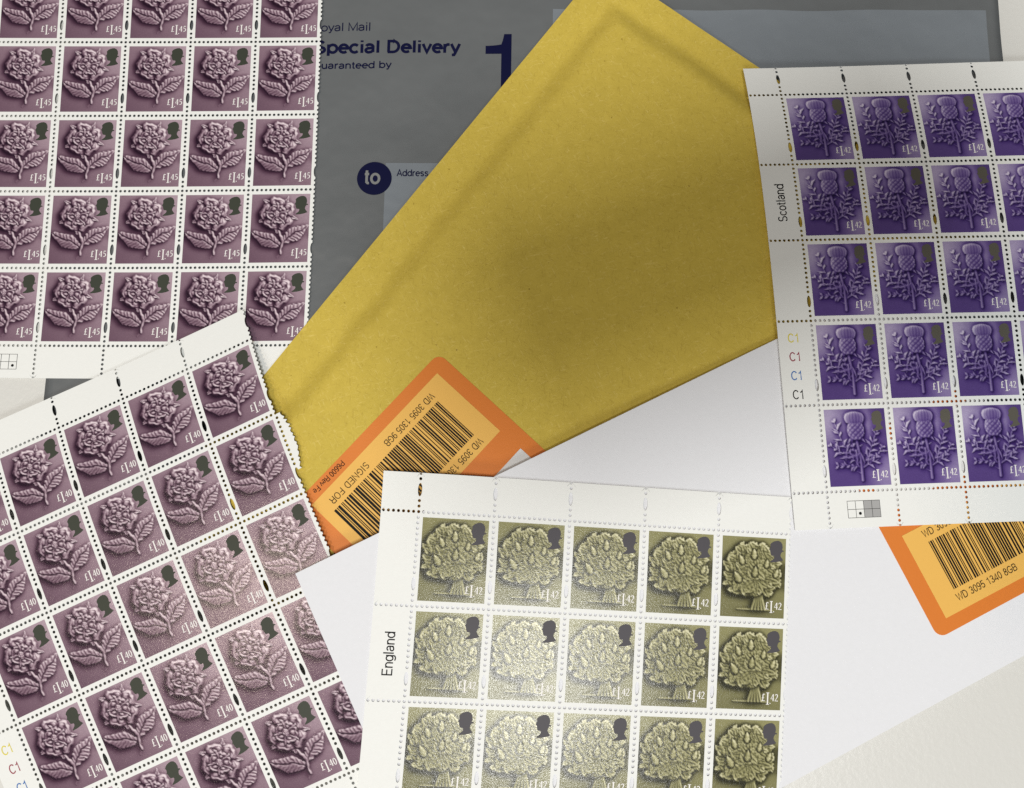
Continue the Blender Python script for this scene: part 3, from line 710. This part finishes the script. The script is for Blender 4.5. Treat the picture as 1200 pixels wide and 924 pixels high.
def build_sheet(S, design, val, label, word=None, code=True, grid=True, shade_grid=True, torn=None):
    c0 = S(np.array([[50.0, 60.0]]))[0]; org = np.array([c0[0], c0[1], S(np.array([[u, v] for u in (-8, 50, 98) for v in (-8, 60, 128)]))[:, 2].min()])
    sh = empty('stamp_sheet', org); tag(sh, label, 'stamp sheet', 'sheets of postage stamps spread over the mail')
    hm = M_HEAD[design]; col = COL[design]; g = price_strokes(val)
    for r in range(5):
        for c in range(5):
            u0, v0 = c * CW, r * CH
            out = tile(u0, u0 + CW, v0, v0 + CH, H_U, H_U, H_V, H_V)
            inn = (u0 + PX0, u0 + PX1, v0 + PY0, v0 + PY1)
            V, F = piece(S, 'stamp', out, inn, M_STAMP, sh, None)
            Vb, Fb = fill_grid(S, *inn, 5, 6, -THK); n = len(V)
            V = np.vstack([V, Vb]); F += [tuple(x + n for x in f[::-1]) for f in Fb]
            st = mk('stamp', V, F, M_STAMP, sh, S(np.array([[u0 + 10, v0 + 12]]))[0])
            Vp, Fp = fill_grid(S, *inn, NU, NV, 0.0)
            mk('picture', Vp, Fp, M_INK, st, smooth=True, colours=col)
            w, hgt = inn[1] - inn[0], inn[3] - inn[2]
            if design == 'thistle': bx = (inn[0] + .765 * w, inn[2] + .03 * hgt, .20 * w, .265 * hgt)
            else: bx = (inn[0] + .735 * w, inn[2] + .03 * hgt, .235 * w, .275 * hgt)
            mk('portrait', S([(bx[0] + x * bx[2], bx[1] + y * bx[3]) for x, y in HEADP], .03), [tuple(range(len(HEADP)))[::-1]], hm, st)
            Vs, Fs, n = [], [], 0
            px, py = inn[0] + (.715 if design == 'rose' else .70) * w, inn[2] + (.815 if design != 'oak' else .805) * hgt
            for k, (pl, wd) in enumerate(g):
                v, f = ribbon(pl, wd); v = v * .97 + np.array([px, py]); Vs.append(S(v, .035 + .004 * (k % 3))); Fs += [tuple(i + n for i in q) for q in f]; n += len(v)
            mk('price', np.vstack(Vs), Fs, M_PRICE, st)
    def margin(u0, u1, v0, v1, *sides):
        out = tile(u0, u1, v0, v1, *sides); inn = (u0 + 1.2, u1 - 1.2, v0 + 1.2, v1 - 1.2)
        V, F = piece(S, 'margin', out, inn, M_STAMP, sh, None)
        for h in (0.0, -THK):
            Vb, Fb = fill_grid(S, *inn, max(8, int((inn[1] - inn[0]) / .7)), max(8, int((inn[3] - inn[2]) / .7)), h); n = len(V)
            V = np.vstack([V, Vb]); F += [tuple(x + n for x in (f if h == 0 else f[::-1])) for f in Fb]
        return mk('margin', V, F, M_STAMP, sh)
    tops = [margin(c * CW, c * CW + CW, -MG, 0, None, H_U, TOPM, TOPM) for c in range(5)]
    bots = [margin(c * CW, c * CW + CW, 120, 120 + MG, H_U, None, BOTM, BOTM) for c in range(5)]
    lefts = [margin(-MG, 0, r * CH, r * CH + CH, LEFTM, LEFTM, None, H_V) for r in range(5)]
    margin(-MG, 0, -MG, 0, None, LEFTM, None, TOPM); margin(-MG, 0, 120, 120 + MG, LEFTM, None, None, BOTM)
    def write(s, u, v, size, wt, mat, par, up):
        stx, w = text_strokes(s, size, wt, .03, 1.0); V, F, n = [], [], 0
        for k, (p, f) in enumerate(stx):
            uv = np.stack([u - p[:, 1], v - p[:, 0]], 1) if up else np.stack([u + p[:, 0], v - p[:, 1]], 1)
            V.append(S(uv, .03 + .004 * (k % 4))); F += [tuple(i + n for i in q) for q in f]; n += len(p)
        mk('lettering', np.vstack(V), F, mat, par)
    if word:
        w = text_strokes(word, 2.75, .12, .03)[1]
        write(word, -3.7, CH + 12.2 + w / 2, 2.75, .12, M_BLACK, lefts[1], True)
    if code:
        for k, m in enumerate((M_TINT['yellow'], M_TINT['crimson'], M_TINT['blue'], M_BLACK)):
            write('C1', -7.2 if design == 'thistle' else -6.6, 3 * CH + 6.1 + 5.35 * k, 2.55, .12, m, lefts[3], False)
    if grid:
        gu, gv, cu, cv = 5.5, 122.7, 2.33, 2.3; V, F, n = [], [], 0
        lines = [[(gu + i * cu, gv - .06), (gu + i * cu, gv + 2 * cv + .06)] for i in range(5)] + [[(gu, gv + j * cv), (gu + 4 * cu, gv + j * cv)] for j in range(3)]
        for k, l in enumerate(lines):
            p, f = ribbon(l, .11); V.append(S(p, .05 + .004 * (k >= 5))); F += [tuple(i + n for i in q) for q in f]; n += len(p)
        dc = (gu + (1.5 if shade_grid else 3.5) * cu, gv + 1.5 * cv); ci = [(dc[0] + .42 * math.cos(t), dc[1] + .42 * math.sin(t)) for t in np.linspace(0, 6.283, 14, endpoint=False)]
        V.append(S(ci, .05)); F.append(tuple(range(n, n + 14))[::-1])
        gr = mk('registration_grid', np.vstack(V), F, M_BLACK, bots[0])
        if shade_grid:
            Vg, Fg = fill_grid(S, gu + 2 * cu, gu + 4 * cu, gv, gv + 2 * cv, 3, 3, .03); mk('grey_square', Vg, Fg, M_BOX, gr)
    if torn is not None:
        # ragged remnant of the torn-off neighbour still hanging on the right edge
        o = np.array(torn); n = len(o); ctr = o.mean(0)
        e = H_V
        V = np.vstack([S(o, -.02), S(o, -.02 - THK)]); F = [tuple(range(n))[::-1], tuple(range(n, 2 * n))] + [(i, (i + 1) % n, n + (i + 1) % n, n + i) for i in range(n)]
        mk('torn_remnant', V, F, M_STAMP, sh)
    return sh
SA = Sheet([-101.349, -5.557, -0.348, -0.059, 50.294, -0.708, 0.102, -0.491, 0.003, 0.235], [120.083, -60.508, 0.655, 0.33, -5.47, 0.527, -0.406, 0.414, -0.01, 0.018], [1.181, -0.198, 0.075, 0.441, -0.03, -0.292], 2, .13)
SB = Sheet([-101.796, 21.88, 1.645, -1.269, 45.629, -0.963, 0.021, 0.819, -0.19, -0.049], [-14.576, -56.647, 0.618, 0.836, 15.504, -0.801, -0.233, 0.275, -0.159, 0.181], [4.757, 1.862, -0.492, 0.08, 1.657, 0.501, -0.845, 0.226, -0.608, 0.094], 3)
ST = Sheet([135.699, -4.095, -0.727, 0.505, 48.632, -0.419, -0.08, -0.163, 0.029, 0.061], [54.59, -59.371, -0.601, 0.503, -3.711, 0.159, 0.249, -0.101, -0.004, 0.041], [4.731, -0.31, -1.515, 0.502, -1.643, -0.847, 0.184, -0.163, -0.322, -0.347], 3)
SO = Sheet([11.785, -10.64, -0.195, 0.088, 49.641, -0.587, 0.012, -0.742, -0.13, -0.212], [-63.21, -58.347, 0.67, -0.302, -7.102, 0.889, -0.341, 0.155, 0.063, 0.174], [6.816, -0.553, -0.079, -1.92, -0.387, -0.268], 2)
build_sheet(SA, 'rose', '45', 'sheet of mauve rose stamps priced 1.45, its corner tucked under the golden padded envelope', None, True, True, False)
random.seed(5)
tv = list(np.arange(24.3, 41.7, .55))
tu = [100.75 + 1.9 * math.sin(math.pi * min(1, (v - 24.0) / 17.8)) ** .8 + .32 * math.sin(v * 4.45) + random.uniform(-.22, .22) for v in tv]
torn = [(100.02, tv[0])] + [(u + random.uniform(-.15, .15), v) for u, v in zip(tu, tv)]
e = [p for p in edge_pts((100, 48), (100, 24), (1, 0), 24, sorted((24 - c, a, b) for c, a, b in H_V)) if 24.35 < p[1] < 41.7]
torn += [(p[0], p[1]) for p in e]
build_sheet(SB, 'rose', '40', 'sheet of mauve rose stamps priced 1.40, lying askew, a torn shred on its edge', None, True, True, True, torn)
build_sheet(SO, 'oak', '42', 'olive green oak tree stamp sheet, England in its margin, on the white envelope', 'England', True, True)
build_sheet(ST, 'thistle', '42', 'sheet of purple thistle stamps with Scotland printed in its margin', 'Scotland', True, True)

# ------------------------------------------------------------------ the phone that takes the picture (its shade falls on the padded envelope)
def phone():
    ang = math.radians(14); cx, cy, z0 = 70.0, 11.0, CAM_H + 2.0
    c, d = math.cos(ang), math.sin(ang); L, Wd, r, n = 158.0, 78.0, 10.0, 8
    o = []
    for sx, sy, a0 in ((1, 1, 0), (-1, 1, 90), (-1, -1, 180), (1, -1, 270)):
        for k in range(n + 1):
            t = math.radians(a0 + 90 * k / n); o.append((sx * (L / 2 - r) + r * math.cos(t), sy * (Wd / 2 - r) + r * math.sin(t)))
    ring = lambda ins, z: [((x - math.copysign(ins, x)) * c - (y - math.copysign(ins, y)) * d + cx, (x - math.copysign(ins, x)) * d + (y - math.copysign(ins, y)) * c + cy, z) for x, y in o]
    m = len(o); V = ring(1.2, z0) + ring(0, z0 + 1.6) + ring(0, z0 + 6.2) + ring(1.2, z0 + 7.8)
    F = [tuple(range(m))[::-1], tuple(range(3 * m, 4 * m))] + [(k * m + i, k * m + (i + 1) % m, (k + 1) * m + (i + 1) % m, (k + 1) * m + i) for k in range(3) for i in range(m)]
    return mk('phone', V, F, M_PHONE)
ph = phone()
tag(ph, 'slim black phone held flat above the desk taking the picture', 'phone')
